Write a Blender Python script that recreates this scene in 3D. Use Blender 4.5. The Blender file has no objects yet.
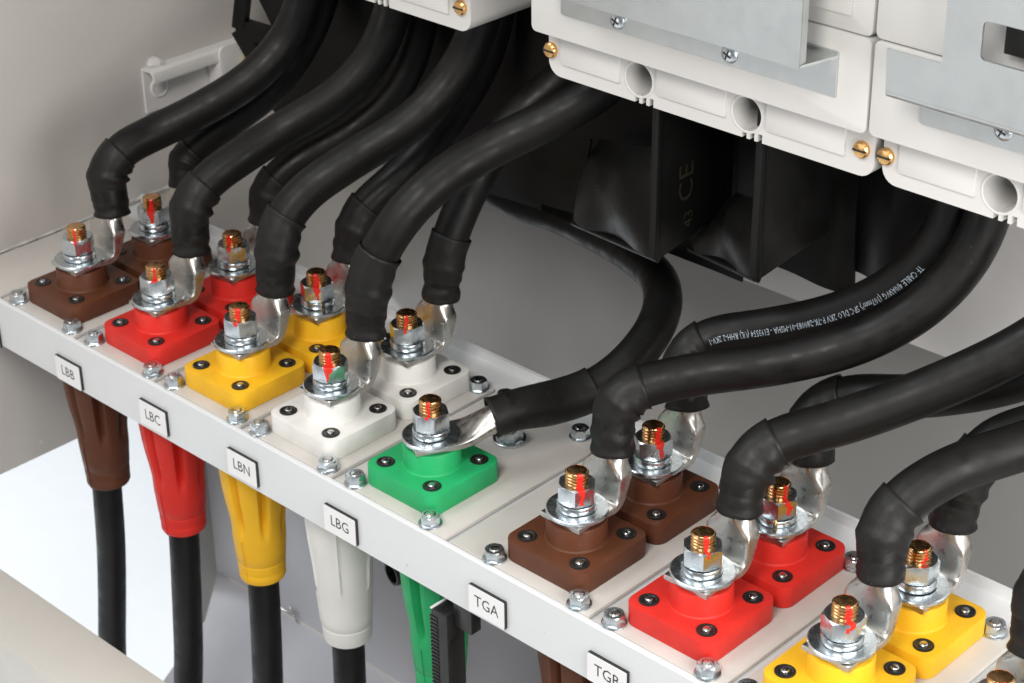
import bpy, bmesh, math, random
from mathutils import Vector, Matrix
random.seed(7)
sc = bpy.context.scene
col = sc.collection
# ------------------------------------------------------------------ camera
W, H, F = 1024, 683, 2018.306
CC = Vector((1.2224414, -0.7804934, 0.7165694))
RR = Matrix(((0.7238211, 0.6898408, -0.0142359), (0.3234296, -0.3574417, -0.8761442), (-0.6094886, 0.6295674, -0.4818388)))
cd = bpy.data.cameras.new('camera'); cam = bpy.data.objects.new('camera', cd); col.objects.link(cam)
cd.sensor_width = 36; cd.lens = F / W * 36; cd.clip_start = .01; cd.clip_end = 100
m = Matrix((RR[0], -RR[1], -RR[2])).transposed().to_4x4(); m.translation = CC
cam.matrix_world = m; sc.camera = cam
cd.dof.use_dof = True; cd.dof.focus_distance = 1.22; cd.dof.aperture_fstop = 20
# ------------------------------------------------------------------ light
wd = bpy.data.worlds.new('World'); sc.world = wd; wd.use_nodes = True
wd.node_tree.nodes['Background'].inputs[0].default_value = (.95, .97, 1, 1)
wd.node_tree.nodes['Background'].inputs[1].default_value = .22
def area(name, loc, tgt, size, power, colr=(1, 1, 1)):
    l = bpy.data.lights.new(name, 'AREA'); l.shape = 'RECTANGLE'; l.size, l.size_y = size; l.energy = power; l.color = colr
    o = bpy.data.objects.new(name, l); col.objects.link(o); o.location = loc
    o.rotation_euler = (Vector(tgt) - Vector(loc)).to_track_quat('-Z', 'Y').to_euler(); return o
area('key_softbox', (.95, -1.15, 1.35), (.32, .05, -.05), (.55, .55), 20, (1, .965, .92))
area('overhead_softbox', (-.35, -.75, 1.5), (.3, .1, 0), (1.0, .7), 14, (.97, .985, 1))
area('added_backdrop_light', (-1.3, -.4, .5), (-.7, .3, -.75), (.6, .6), 21, (.90, .95, 1))  # added light, only there to whiten the backdrop outside the side wall
area('added_right_fill', (1.35, -.1, .32), (.62, .43, -.12), (.7, .5), 8, (1, .98, .955))  # added fill, no known source: brightens the back wall towards the right
area('added_low_fill', (-.1, -1.7, .05), (.2, .1, -.15), (.7, .5), 3, (.98, .985, 1))  # added weak fill from the front, lifts the walls below the bar
sc.view_settings.view_transform = 'Standard'; sc.view_settings.look = 'None'
sc.view_settings.exposure = .08; sc.view_settings.gamma = 1
# ------------------------------------------------------------------ pixel helpers (pixel + one known coordinate -> point)
def un(px, py, **k):
    a, v = list(k.items())[0]; i = 'xyz'.index(a)
    d = RR.transposed() @ Vector(((px - 512) / F, (py - 341.5) / F, 1))
    return CC + d * ((v - CC[i]) / d[i])
def pr(P):
    q = RR @ (P - CC); return Vector((512 + F * q.x / q.z, 341.5 + F * q.y / q.z))
# ------------------------------------------------------------------ materials
MATS = {}
def mat(name, color, rough=.5, metal=0, var=.08, vscale=30, bump=0, bscale=400, rvar=.1, spec=.5, coat=0, extra=None):
    m = bpy.data.materials.new(name); m.use_nodes = True; MATS[name] = m
    nt = m.node_tree; N = nt.nodes; L = nt.links; b = N['Principled BSDF']
    b.inputs['Metallic'].default_value = metal; b.inputs['Specular IOR Level'].default_value = spec
    b.inputs['Coat Weight'].default_value = coat
    tc = N.new('ShaderNodeTexCoord')
    n1 = N.new('ShaderNodeTexNoise'); n1.inputs['Scale'].default_value = vscale; n1.inputs['Detail'].default_value = 5
    L.new(tc.outputs['Object'], n1.inputs['Vector'])
    mp = N.new('ShaderNodeMapRange'); mp.inputs[1].default_value = .3; mp.inputs[2].default_value = .7
    mp.inputs[3].default_value = 1 - var; mp.inputs[4].default_value = 1 + var; L.new(n1.outputs['Fac'], mp.inputs[0])
    mx = N.new('ShaderNodeVectorMath'); mx.operation = 'SCALE'; mx.inputs[0].default_value = color[:3]
    L.new(mp.outputs[0], mx.inputs['Scale'])
    n2 = N.new('ShaderNodeTexNoise'); n2.inputs['Scale'].default_value = vscale * 3.3; n2.inputs['Detail'].default_value = 6
    L.new(tc.outputs['Object'], n2.inputs['Vector'])
    mr = N.new('ShaderNodeMapRange'); mr.inputs[1].default_value = .3; mr.inputs[2].default_value = .7
    mr.inputs[3].default_value = max(.03, rough - rvar); mr.inputs[4].default_value = min(1, rough + rvar)
    L.new(n2.outputs['Fac'], mr.inputs[0]); L.new(mr.outputs[0], b.inputs['Roughness'])
    out = mx.outputs[0]
    if bump:
        n3 = N.new('ShaderNodeTexNoise'); n3.inputs['Scale'].default_value = bscale; n3.inputs['Detail'].default_value = 3
        L.new(tc.outputs['Object'], n3.inputs['Vector'])
        bp = N.new('ShaderNodeBump'); bp.inputs['Strength'].default_value = bump; bp.inputs['Distance'].default_value = .001
        L.new(n3.outputs['Fac'], bp.inputs['Height']); L.new(bp.outputs[0], b.inputs['Normal'])
    if extra: out = extra(nt, tc, out, b)
    L.new(out, b.inputs['Base Color']); return m
def specks(scale, amount, tint):
    # sparse tiny dirt flecks and smudges with a shape of their own
    def f(nt, tc, out, b):
        N, L = nt.nodes, nt.links
        v = N.new('ShaderNodeTexVoronoi'); v.inputs['Scale'].default_value = scale; L.new(tc.outputs['Object'], v.inputs['Vector'])
        n = N.new('ShaderNodeTexNoise'); n.inputs['Scale'].default_value = scale * .23; L.new(tc.outputs['Object'], n.inputs['Vector'])
        lt = N.new('ShaderNodeMath'); lt.operation = 'LESS_THAN'; lt.inputs[1].default_value = .09; L.new(v.outputs['Distance'], lt.inputs[0])
        gt = N.new('ShaderNodeMath'); gt.operation = 'GREATER_THAN'; gt.inputs[1].default_value = .62; L.new(n.outputs['Fac'], gt.inputs[0])
        mu = N.new('ShaderNodeMath'); mu.operation = 'MULTIPLY'; L.new(lt.outputs[0], mu.inputs[0]); L.new(gt.outputs[0], mu.inputs[1])
        m2 = N.new('ShaderNodeMath'); m2.operation = 'MULTIPLY'; m2.inputs[1].default_value = amount; L.new(mu.outputs[0], m2.inputs[0])
        mx = N.new('ShaderNodeMix'); mx.data_type = 'RGBA'; L.new(m2.outputs[0], mx.inputs[0]); L.new(out, mx.inputs[6])
        mx.inputs[7].default_value = (*tint, 1); return mx.outputs[2]
    return f
def red_mark(nt, tc, out, b):
    # torque-seal paint: stripe round azimuth Object Color.r (turns), broken up by noise
    N, L = nt.nodes, nt.links
    oi = N.new('ShaderNodeObjectInfo'); sp = N.new('ShaderNodeSeparateColor'); L.new(oi.outputs['Color'], sp.inputs[0])
    sx = N.new('ShaderNodeSeparateXYZ'); L.new(tc.outputs['Object'], sx.inputs[0])
    at = N.new('ShaderNodeMath'); at.operation = 'ARCTAN2'; L.new(sx.outputs[1], at.inputs[0]); L.new(sx.outputs[0], at.inputs[1])
    a2 = N.new('ShaderNodeMath'); a2.operation = 'MULTIPLY_ADD'; a2.inputs[1].default_value = -6.283185; L.new(sp.outputs[0], a2.inputs[0]); L.new(at.outputs[0], a2.inputs[2])
    w = N.new('ShaderNodeMath'); w.operation = 'WRAP'; w.inputs[1].default_value = -math.pi; w.inputs[2].default_value = math.pi; L.new(a2.outputs[0], w.inputs[0])
    n = N.new('ShaderNodeTexNoise'); n.noise_dimensions = '4D'; n.inputs['Scale'].default_value = 150; L.new(tc.outputs['Object'], n.inputs['Vector'])
    w4 = N.new('ShaderNodeMath'); w4.operation = 'MULTIPLY'; w4.inputs[1].default_value = 40; L.new(sp.outputs[1], w4.inputs[0]); L.new(w4.outputs[0], n.inputs['W'])
    na = N.new('ShaderNodeMath'); na.operation = 'MULTIPLY_ADD'; na.inputs[1].default_value = .8; na.inputs[2].default_value = -.4; L.new(n.outputs['Fac'], na.inputs[0])
    ad = N.new('ShaderNodeMath'); L.new(w.outputs[0], ad.inputs[0]); L.new(na.outputs[0], ad.inputs[1])
    ab = N.new('ShaderNodeMath'); ab.operation = 'ABSOLUTE'; L.new(ad.outputs[0], ab.inputs[0])
    # narrower towards the bottom of the stripe
    zz = N.new('ShaderNodeMapRange'); zz.inputs[1].default_value = .034; zz.inputs[2].default_value = .042; zz.inputs[3].default_value = .10; L.new(sp.outputs[2], zz.inputs[4]); L.new(sx.outputs[2], zz.inputs[0])
    lo = N.new('ShaderNodeMath'); lo.operation = 'MULTIPLY_ADD'; lo.inputs[1].default_value = -.013; lo.inputs[2].default_value = .0445; L.new(sp.outputs[1], lo.inputs[0]); L.new(lo.outputs[0], zz.inputs[1])
    lt = N.new('ShaderNodeMath'); lt.operation = 'LESS_THAN'; L.new(ab.outputs[0], lt.inputs[0]); L.new(zz.outputs[0], lt.inputs[1])
    le = N.new('ShaderNodeVectorMath'); le.operation = 'MULTIPLY'; le.inputs[1].default_value = (1, 1, 0); L.new(tc.outputs['Object'], le.inputs[0])
    ln = N.new('ShaderNodeVectorMath'); ln.operation = 'LENGTH'; L.new(le.outputs[0], ln.inputs[0])
    rg = N.new('ShaderNodeMath'); rg.operation = 'GREATER_THAN'; rg.inputs[1].default_value = .0046; L.new(ln.outputs['Value'], rg.inputs[0])
    nz = N.new('ShaderNodeMath'); nz.operation = 'MULTIPLY_ADD'; nz.inputs[1].default_value = .006; L.new(n.outputs['Fac'], nz.inputs[0]); L.new(sx.outputs[2], nz.inputs[2])
    zg = N.new('ShaderNodeMath'); zg.operation = 'GREATER_THAN'; L.new(nz.outputs[0], zg.inputs[0]); L.new(lo.outputs[0], zg.inputs[1])
    l0 = lt
    for g_ in (rg, zg):
        l1 = N.new('ShaderNodeMath'); l1.operation = 'MULTIPLY'; L.new(l0.outputs[0], l1.inputs[0]); L.new(g_.outputs[0], l1.inputs[1]); l0 = l1
    lt = l0
    mx = N.new('ShaderNodeMix'); mx.data_type = 'RGBA'; L.new(lt.outputs[0], mx.inputs[0]); L.new(out, mx.inputs[6]); mx.inputs[7].default_value = (.72, .03, .018, 1)
    iv = N.new('ShaderNodeMath'); iv.operation = 'SUBTRACT'; iv.inputs[0].default_value = 1; L.new(lt.outputs[0], iv.inputs[1]); L.new(iv.outputs[0], b.inputs['Metallic'])
    return mx.outputs[2]
mat('paint_deck', (.67, .685, .695), .38, var=.02, vscale=9, bump=.10, bscale=900, extra=specks(70, .5, (.45, .42, .38)))
mat('paint_plate', (.60, .572, .535), .42, var=.05, vscale=22, bump=.10, bscale=900, extra=specks(60, .6, (.3, .26, .22)))
mat('paint_wall', (.56, .53, .50), .55, var=.03, vscale=7, bump=.2, bscale=700, extra=specks(28, .6, (.75, .74, .72)))
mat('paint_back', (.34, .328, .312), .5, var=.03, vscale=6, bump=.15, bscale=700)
mat('paint_light', (.62, .61, .60), .45, var=.03, vscale=10, bump=.15, bscale=700)
mat('paint_frame', (.64, .62, .575), .5, var=.03, vscale=10, bump=.15, bscale=700)
mat('paint_floor', (.44, .44, .46), .45, var=.03, vscale=10, bump=.15, bscale=700)
mat('paint_bracket', (.70, .69, .67), .45, var=.03, vscale=20, bump=.2, bscale=500)
mat('weld', (.56, .54, .52), .6, var=.1, vscale=60, bump=.5, bscale=200)
mat('backdrop', (.9, .91, .92), .9, var=.01)
for n, c in dict(brown=(.108, .036, .016), red=(.66, .028, .020), yellow=(.86, .475, .018), white=(.78, .77, .74), green=(.02, .40, .135)).items():
    mat('plastic_' + n, c, .46, var=.10, vscale=45, bump=.10, bscale=1300, rvar=.08, spec=.32, extra=specks(130, .35, tuple(min(1, q * 1.3 + .08) for q in c)))
    mat('rubber_' + n, tuple(q * .95 for q in c), .5, var=.05, vscale=30, bump=.10, bscale=900, spec=.3)
mat('cable', (.0066, .0062, .0060), .46, spec=.23, var=.2, vscale=25, bump=.10, bscale=260, rvar=.12, extra=specks(150, .25, (.09, .085, .08)))
mat('shrink', (.0095, .009, .0088), .50, spec=.26, var=.25, vscale=35, bump=.35, bscale=160, rvar=.1, extra=specks(110, .3, (.08, .075, .07)))
mat('black_sheet', (.0055, .0052, .005), .42, var=.2, vscale=15, bump=.3, bscale=60, rvar=.1, spec=.22, extra=specks(60, .3, (.07, .065, .05)))
mat('black_gloss', (.0065, .0062, .006), .34, var=.2, vscale=15, bump=.25, bscale=45, rvar=.08, spec=.2, extra=specks(60, .3, (.07, .065, .05)))
mat('black_plastic', (.012, .012, .012), .35, var=.1)
mat('zinc', (.62, .67, .70), .27, 1, var=.05, vscale=60, bump=.02, bscale=500, rvar=.05)
mat('zinc_marked', (.62, .67, .70), .24, 1, var=.05, vscale=60, bump=.02, bscale=500, rvar=.05, extra=red_mark)
mat('brass_marked', (.66, .385, .17), .24, 1, var=.15, vscale=120, rvar=.08, extra=red_mark)
mat('tin', (.55, .535, .505), .33, 1, var=.14, vscale=55, bump=.08, bscale=120, rvar=.10, extra=specks(90, .5, (.30, .28, .25)))
mat('brass', (.80, .48, .19), .28, 1, var=.1, vscale=100)
mat('galv', (.60, .625, .62), .46, 1, var=.05, vscale=35, bump=.05, bscale=500, rvar=.07)
mat('breaker', (.565, .555, .538), .42, var=.015, vscale=20, bump=.06, bscale=1500, rvar=.05)
mat('steel', (.55, .55, .54), .25, 1, var=.1, vscale=100)
mat('dark', (.012, .011, .011), .5)
mat('label_white', (.80, .80, .80), .4, var=.02)
mat('ink', (.02, .02, .022), .5)
mat('print_white', (.36, .42, .48), .6, var=.35, vscale=900)
mat('print_olive', (.016, .0145, .006), .6, var=.3, vscale=200)
mat('gold_zinc', (.72, .58, .22), .3, 1, var=.3, vscale=100)
# ------------------------------------------------------------------ mesh helpers
def new_mesh(name, vs, fs, sharp=35):
    me = bpy.data.meshes.new(name); me.from_pydata([tuple(v) for v in vs], [], fs); me.update()
    return finish(me, sharp)
def finish(me, sharp=35):
    for p in me.polygons: p.use_smooth = True
    try: me.set_sharp_from_angle(angle=math.radians(sharp))
    except Exception: pass
    return me
def obj(name, me, material, parent=None, loc=None):
    o = bpy.data.objects.new(name, me); col.objects.link(o)
    if material and not me.materials: me.materials.append(MATS[material])
    if parent: o.parent = parent
    if loc: o.location = loc
    return o
def empty(name, loc=(0, 0, 0), label=None, cat=None, group=None):
    o = bpy.data.objects.new(name, None); col.objects.link(o); o.location = loc; o.empty_display_size = .01
    return tag(o, label, cat, group)
def tag(o, label=None, cat=None, group=None, kind=None):
    if label: o['label'] = label
    if cat: o['category'] = cat
    if group: o['group'] = group
    if kind: o['kind'] = kind
    return o
def bm_mesh(bm, name, sharp=35):
    bmesh.ops.recalc_face_normals(bm, faces=bm.faces)
    me = bpy.data.meshes.new(name); bm.to_mesh(me); bm.free(); return finish(me, sharp)
def box_bm(x0, x1, y0, y1, z0, z1, bev=0, seg=2):
    bm = bmesh.new(); bmesh.ops.create_cube(bm, size=1)
    for v in bm.verts: v.co = ((x0 + x1) / 2 + v.co.x * (x1 - x0), (y0 + y1) / 2 + v.co.y * (y1 - y0), (z0 + z1) / 2 + v.co.z * (z1 - z0))
    if bev: bmesh.ops.bevel(bm, geom=bm.edges[:], offset=bev, segments=seg, profile=.6, affect='EDGES')
    return bm
def box(name, x0, x1, y0, y1, z0, z1, material, parent=None, bev=0, seg=2):
    return obj(name, bm_mesh(box_bm(x0, x1, y0, y1, z0, z1, bev, seg), name), material, parent)
def prism(name, poly, axis, a0, a1, bev=0, sharp=35):
    # poly: outline in the two other axes (cyclic order), extruded from a0 to a1
    def P(u, v, a): return {'x': (a, u, v), 'y': (u, a, v), 'z': (u, v, a)}[axis]
    bm = bmesh.new(); n = len(poly)
    A = [bm.verts.new(P(u, v, a0)) for u, v in poly]; B = [bm.verts.new(P(u, v, a1)) for u, v in poly]
    bm.faces.new(A); bm.faces.new(B[::-1])
    for i in range(n): bm.faces.new((A[i], B[i], B[(i + 1) % n], A[(i + 1) % n]))
    bmesh.ops.recalc_face_normals(bm, faces=bm.faces)
    if bev:
        es = [e for e in bm.edges if len(e.link_faces) == 2 and e.calc_face_angle() > .6]
        bmesh.ops.bevel(bm, geom=es, offset=bev, segments=2, profile=.6, affect='EDGES')
    return bm_mesh(bm, name, sharp)
def rrect(x0, x1, y0, y1, r, n=5):
    out = []
    for cx, cy, a in ((x1 - r, y1 - r, 0), (x0 + r, y1 - r, 90), (x0 + r, y0 + r, 180), (x1 - r, y0 + r, 270)):
        for i in range(n + 1):
            t = math.radians(a + 90 * i / n); out.append((cx + r * math.cos(t), cy + r * math.sin(t)))
    return out
def lathe(name, prof, n=32, sharp=35, mod=None, closed=True):
    # prof: (r, z) list from the bottom to the top
    vs, fs = [], []
    for k, (r, z) in enumerate(prof):
        for i in range(n):
            a = 2 * math.pi * i / n; rr = r if mod is None else mod(r, z, a)
            vs.append((rr * math.cos(a), rr * math.sin(a), z))
    for k in range(len(prof) - 1):
        for i in range(n):
            j = (i + 1) % n; fs.append((k * n + i, k * n + j, (k + 1) * n + j, (k + 1) * n + i))
    if closed:
        fs.append(tuple(range(n - 1, -1, -1))); fs.append(tuple((len(prof) - 1) * n + i for i in range(n)))
    return new_mesh(name, vs, fs, sharp)
def hexprism(name, r, z0, z1, ch=.12, rot=0, hole=0):
    n = 6; vs = []; fs = []
    # chamfered hex: 24 azimuths cut by the cone at both ends
    az = [2 * math.pi * i / 24 + rot for i in range(24)]
    def hr(a): b = ((a - rot) % (math.pi / 3)) - math.pi / 6; return r * math.cos(math.pi / 6) / math.cos(b)
    rows = []
    top = z1; h = r * ch
    for z, f in ((z0, 0), (z0 + h * .5, 1), (z1 - h * .5, 1), (z1, 0)):
        row = []
        for a in az:
            R_ = hr(a); ex = (R_ - r * .866) / (r * .134 + 1e-9)
            if f == 0: row.append((min(R_, r * .885), z, a))
            else:
                zz = z
                if z > (z0 + z1) / 2: zz = z1 - ex * h * .8 - h * .05
                else: zz = z0 + ex * h * .8 + h * .05
                row.append((R_, zz, a))
        rows.append(row)
    if hole: rows.append([(hole, z1, a) for a in az]); rows.append([(hole, z1 - .003, a) for a in az])
    for row in rows:
        for R_, z, a in row: vs.append((R_ * math.cos(a), R_ * math.sin(a), z))
    for k in range(len(rows) - 1):
        for i in range(24):
            j = (i + 1) % 24; fs.append((k * 24 + i, k * 24 + j, (k + 1) * 24 + j, (k + 1) * 24 + i))
    fs.append(tuple(range(23, -1, -1))); fs.append(tuple((len(rows) - 1) * 24 + i for i in range(24)))
    return new_mesh(name, vs, fs, 25)
def catmull(P, step=.004, smooth=6):
    P = [Vector(p) for p in P]; Q = [P[0] * 2 - P[1]] + P + [P[-1] * 2 - P[-2]]; out = []
    for i in range(1, len(Q) - 2):
        p0, p1, p2, p3 = Q[i - 1:i + 3]
        # centripetal parametrisation
        t0 = 0; t1 = t0 + max(1e-4, (p1 - p0).length ** .5); t2 = t1 + max(1e-4, (p2 - p1).length ** .5); t3 = t2 + max(1e-4, (p3 - p2).length ** .5)
        n = max(2, int((p2 - p1).length / step))
        for k in range(n):
            t = t1 + (t2 - t1) * k / n
            a1 = p0 * ((t1 - t) / (t1 - t0)) + p1 * ((t - t0) / (t1 - t0)); a2 = p1 * ((t2 - t) / (t2 - t1)) + p2 * ((t - t1) / (t2 - t1)); a3 = p2 * ((t3 - t) / (t3 - t2)) + p3 * ((t - t2) / (t3 - t2))
            b1 = a1 * ((t2 - t) / (t2 - t0)) + a2 * ((t - t0) / (t2 - t0)); b2 = a2 * ((t3 - t) / (t3 - t1)) + a3 * ((t - t1) / (t3 - t1))
            out.append(b1 * ((t2 - t) / (t2 - t1)) + b2 * ((t - t1) / (t2 - t1)))
    out.append(P[-1]); 
    for _ in range(smooth): out = [out[0]] + [(out[i - 1] + out[i] * 2 + out[i + 1]) / 4 for i in range(1, len(out) - 1)] + [out[-1]]
    return out
def frames(path, up=Vector((1, 0, 0))):
    T = [(path[min(i + 1, len(path) - 1)] - path[max(i - 1, 0)]).normalized() for i in range(len(path))]
    n = (up - T[0] * up.dot(T[0])).normalized(); Fr = []
    for t in T:
        n = (n - t * n.dot(t)).normalized(); Fr.append((t, n, t.cross(n)))
    return Fr
def sweep(name, path, rad, n=20, up=Vector((1, 0, 0)), sharp=50, Fr=None, cap=True):
    # rad(i, angle) -> (a, b) offsets in the local frame or a radius
    Fr = Fr or frames(path, up); vs, fs = [], []
    for i, p in enumerate(path):
        t, u, w = Fr[i]
        for k in range(n):
            a = 2 * math.pi * k / n; r = rad(i, a)
            x, y = (r * math.cos(a), r * math.sin(a)) if not isinstance(r, tuple) else r
            vs.append(p + u * x + w * y)
    for i in range(len(path) - 1):
        for k in range(n):
            j = (k + 1) % n; fs.append((i * n + k, i * n + j, (i + 1) * n + j, (i + 1) * n + k))
    if cap: fs.append(tuple(range(n - 1, -1, -1))); fs.append(tuple((len(path) - 1) * n + k for k in range(n)))
    return new_mesh(name, vs, fs, sharp)
def merge(name, bms, sharp=35):
    out = bmesh.new()
    for b in bms:
        me = bpy.data.meshes.new('tmp'); b.to_mesh(me); b.free(); out.from_mesh(me); bpy.data.meshes.remove(me)
    return bm_mesh(out, name, sharp)
def text_mesh(s, size, sx=1, font_res=2):
    cu = bpy.data.curves.new('txt', 'FONT'); cu.body = s; cu.size = size; cu.resolution_u = font_res; cu.align_x = 'CENTER'; cu.align_y = 'CENTER'
    o = bpy.data.objects.new('txt', cu); col.objects.link(o); bpy.context.view_layer.update()
    me = bpy.data.meshes.new_from_object(o.evaluated_get(bpy.context.evaluated_depsgraph_get()))
    bpy.data.objects.remove(o); bpy.data.curves.remove(cu)
    for v in me.vertices: v.co.x *= sx
    return me
# ------------------------------------------------------------------ setting
XS = [0, .0998, .1967, .2928, .3914, .5206, .6202, .7208, .8200]
D = .0730; ZP = -.0145; XW = -.120
S = lambda o: tag(o, kind='structure')
S(box('enclosure_side_wall', XW - .003, XW, -.62, .430, -.216, .9, 'paint_wall'))
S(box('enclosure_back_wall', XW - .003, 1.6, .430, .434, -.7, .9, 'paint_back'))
S(box('lower_partition_wall', XW, .47, .185, .188, -.436, -.07, 'paint_floor'))
S(obj('enclosure_floor', prism('enclosure_floor', [(-.118, .1845), (-.066, .127), (-.02, .04), (.03, -.06), (1.2, -.06), (1.2, .1845)], 'z', -.434, -.430), 'paint_floor'))
S(box('corner_post', XW - .003, XW, .150, .185, -.56, -.2165, 'paint_back'))
S(box('front_frame_bar', -.60, 1.5, -.163, -.107, -.30, -.22, 'paint_frame', bev=.002))
bd = bmesh.new(); bmesh.ops.create_grid(bd, x_segments=1, y_segments=1, size=1)
for v in bd.verts: v.co = (v.co.x * 6 - 1, v.co.y * 6, -.80)
S(obj('studio_floor', bm_mesh(bd, 'studio_floor'), 'backdrop'))
# back mounting plate, folded at its lower edge
bp_ = [(.300, .9), (.303, .9), (.303, .034), (.330, .034), (.330, .031), (.300, .031)]
S(obj('back_mounting_plate', prism('back_mounting_plate', bp_, 'x', XW + .03, 1.4), 'paint_light'))
# weld seam at the wall foot
wp = [Vector((XW + .0005, -.055 + .004 * i, ZP + .0005)) for i in range(60)]
rw = [random.uniform(.7, 1.3) for _ in wp]
S(obj('weld_seam', sweep('weld_seam', wp, lambda i, a: .0014 * rw[i] * (1 + .25 * math.sin(3 * a + i)), 8), 'weld'))
# ------------------------------------------------------------------ the mounting bar (deck) and plates
dk = [(-.047, -.0578), (-.047, -.0165), (-.0455, -.0152), (-.0440, -.0150), (-.0440, -.0178), (.1445, -.0178), (.1445, -.0105), (.1475, -.0105), (.1475, -.045), (.1450, -.045), (.1450, -.0205), (-.0435, -.0205), (-.0435, -.0578)]
deck = empty('mounting_bar', (0, 0, 0), 'long light grey painted steel bar with folded front lip carrying the connectors', 'panel')
obj('folded_sheet', prism('folded_sheet', dk, 'x', XW + .001, 1.25, 0, 25), 'paint_deck', deck)
nut_small = hexprism('small_nut', .0068, .0010, .0075, .14, .3, .0038)
flg = lathe('nut_flange', [(.0078, 0), (.0081, .0004), (.0079, .0011), (.0066, .0016)], 20)
bolt_end = lathe('bolt_end', [(.0036, .003), (.0036, .0072), (.0028, .0080), (.0012, .0081)], 16)
def small_nut(x, y, z, parent, rot):
    o = obj('nut', nut_small, 'zinc', parent, (x, y, z)); o.rotation_euler.z = rot
    f = obj('flange_washer', flg, 'zinc', o); b = obj('bolt_end', bolt_end, 'steel', o)
    return o
pl_lab = ['under the two leftmost brown connectors', 'under the left pair of red connectors', 'under the left pair of yellow connectors', 'under the two white connectors', 'under the single green connector', 'under the brown connectors right of the green one', 'under the right pair of red connectors', 'under the right pair of yellow connectors', 'at the lower right corner under a cut-off connector']
bounds = [-.0505, .0487, .1470, .2443, .3407, .4495, .5722, .6730, .7735, .875]
def plate(name, x0, x1, label, nuts):
    t = empty(name, ((x0 + x1) / 2, .036, ZP), label, 'plate', 'bolted plates along the bar')
    cx = (x0 + x1) / 2
    me = prism('sheet', rrect(x0 - cx, x1 - cx, -.0795, .0795, .001, 2), 'z', -.0028, 0, .0005)
    obj('sheet', me, 'paint_plate', t)
    for x, y in nuts: small_nut(x - cx, y - .036, 0, t, random.uniform(0, 1))
    return t
plate('blank_plate', XW + .003, -.0535, 'blank grey plate against the side wall left of the brown connectors', [])
for i in range(9):
    x0, x1 = bounds[i] + .0014, bounds[i + 1] - .0034
    nn = [(XS[i] + sx * .0357, y) for sx in (-1, 1) for y in (-.0375, .1075)]
    plate('connector_plate', x0, x1, 'grey painted mounting plate ' + pl_lab[i], nn)
plate('blank_plate', .878, 1.2, 'blank grey plate at the far right end of the bar', [])
# ------------------------------------------------------------------ name tags on the lip
def name_tag(px, py, s):
    p = un(px, py, y=-.049)
    w, h = .0315, .0208
    words = {'': 'blank-looking white name tag cut off at the left picture edge'}
    t = empty('name_tag', (p.x + w / 2, -.0472, p.z - h / 2), words.get(s, 'small white engraved name tag with black edge reading ' + s), 'tag', 'name tags on the front lip')
    obj('backing', prism('backing', rrect(-w / 2, w / 2, -h / 2, h / 2, .0006, 2), 'y', -.0021, 0), 'ink', t)
    obj('face', prism('face', rrect(-w / 2 + .0001, w / 2 - .0004, -h / 2 + .0001, h / 2 - .0004, .0007, 2), 'y', -.0026, -.0021), 'label_white', t)
    if s:
        me = text_mesh(s, .0118, .90)
        vs = [(v.co.x, -.00268, v.co.y) for v in me.vertices]
        obj('lettering', new_mesh('lettering', vs, [tuple(q.vertices) for q in me.polygons]), 'ink', t)
for s, p in dict(LBB=(55, 354), LBC=(139, 398), LBN=(227, 447), LBG=(324, 503), TGA=(469, 583), TGB=(588, 651)).items(): name_tag(*p, s)
name_tag(-25, 313, '')
# ------------------------------------------------------------------ connectors
flange_me = {}
def flange_mesh():
    return prism('flange', rrect(-.0331, .0331, -.0331, .0331, .0085, 6), 'z', ZP + .0001, .0006, .0009)
fl0 = flange_mesh()
boss0 = lathe('boss', [(.0206, .0006), (.0199, .0012), (.0196, .002), (.0194, .0145), (.0189, .0155)], 48)
screw0 = lathe('screw', [(.0062, .0002), (.0062, .0010), (.0056, .0013), (.0048, .0012), (.0042, .0007)], 24)
pin0 = lathe('pin', [(.0026, .0007), (.0026, .0016), (.0021, .0021), (.0010, .0023)], 14)
washer0 = lathe('washer', [(.0192, .0197), (.0199, .0201), (.0199, .0218), (.0192, .0224)], 48)
def spring_washer():
    vs, fs = [], []; n = 40
    for i in range(n + 1):
        a = .12 + (2 * math.pi - .2) * i / n; dz = .0007 * i / n
        for r, z in ((.0078, .0226), (.0124, .0226), (.0126, .0232), (.0126, .0268), (.0122, .0274), (.0078, .0274)): vs.append((r * math.cos(a), r * math.sin(a), z + dz * .6))
    for i in range(n):
        for k in range(6):
            j = (k + 1) % 6; fs.append((i * 6 + k, i * 6 + j, (i + 1) * 6 + j, (i + 1) * 6 + k))
    fs.append(tuple(range(5, -1, -1))); fs.append(tuple(n * 6 + k for k in range(6)))
    return new_mesh('lock_washer', vs, fs)
lock0 = spring_washer()
tp = [(.0072, .0150)]
z = .0385
tp.append((.0072, .036))
while z < .0474:
    tp += [(.0075, z), (.0075, z + .0005), (.0064, z + .0012), (.0064, z + .0015)]; z += .0022
tp += [(.0070, .0478), (.0060, .0488), (.0030, .0490)]
stud0 = lathe('stud', tp, 28, 20)
LAB = {'brown': 'brown', 'red': 'red', 'yellow': 'yellow', 'white': 'white', 'green': 'green'}
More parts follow.
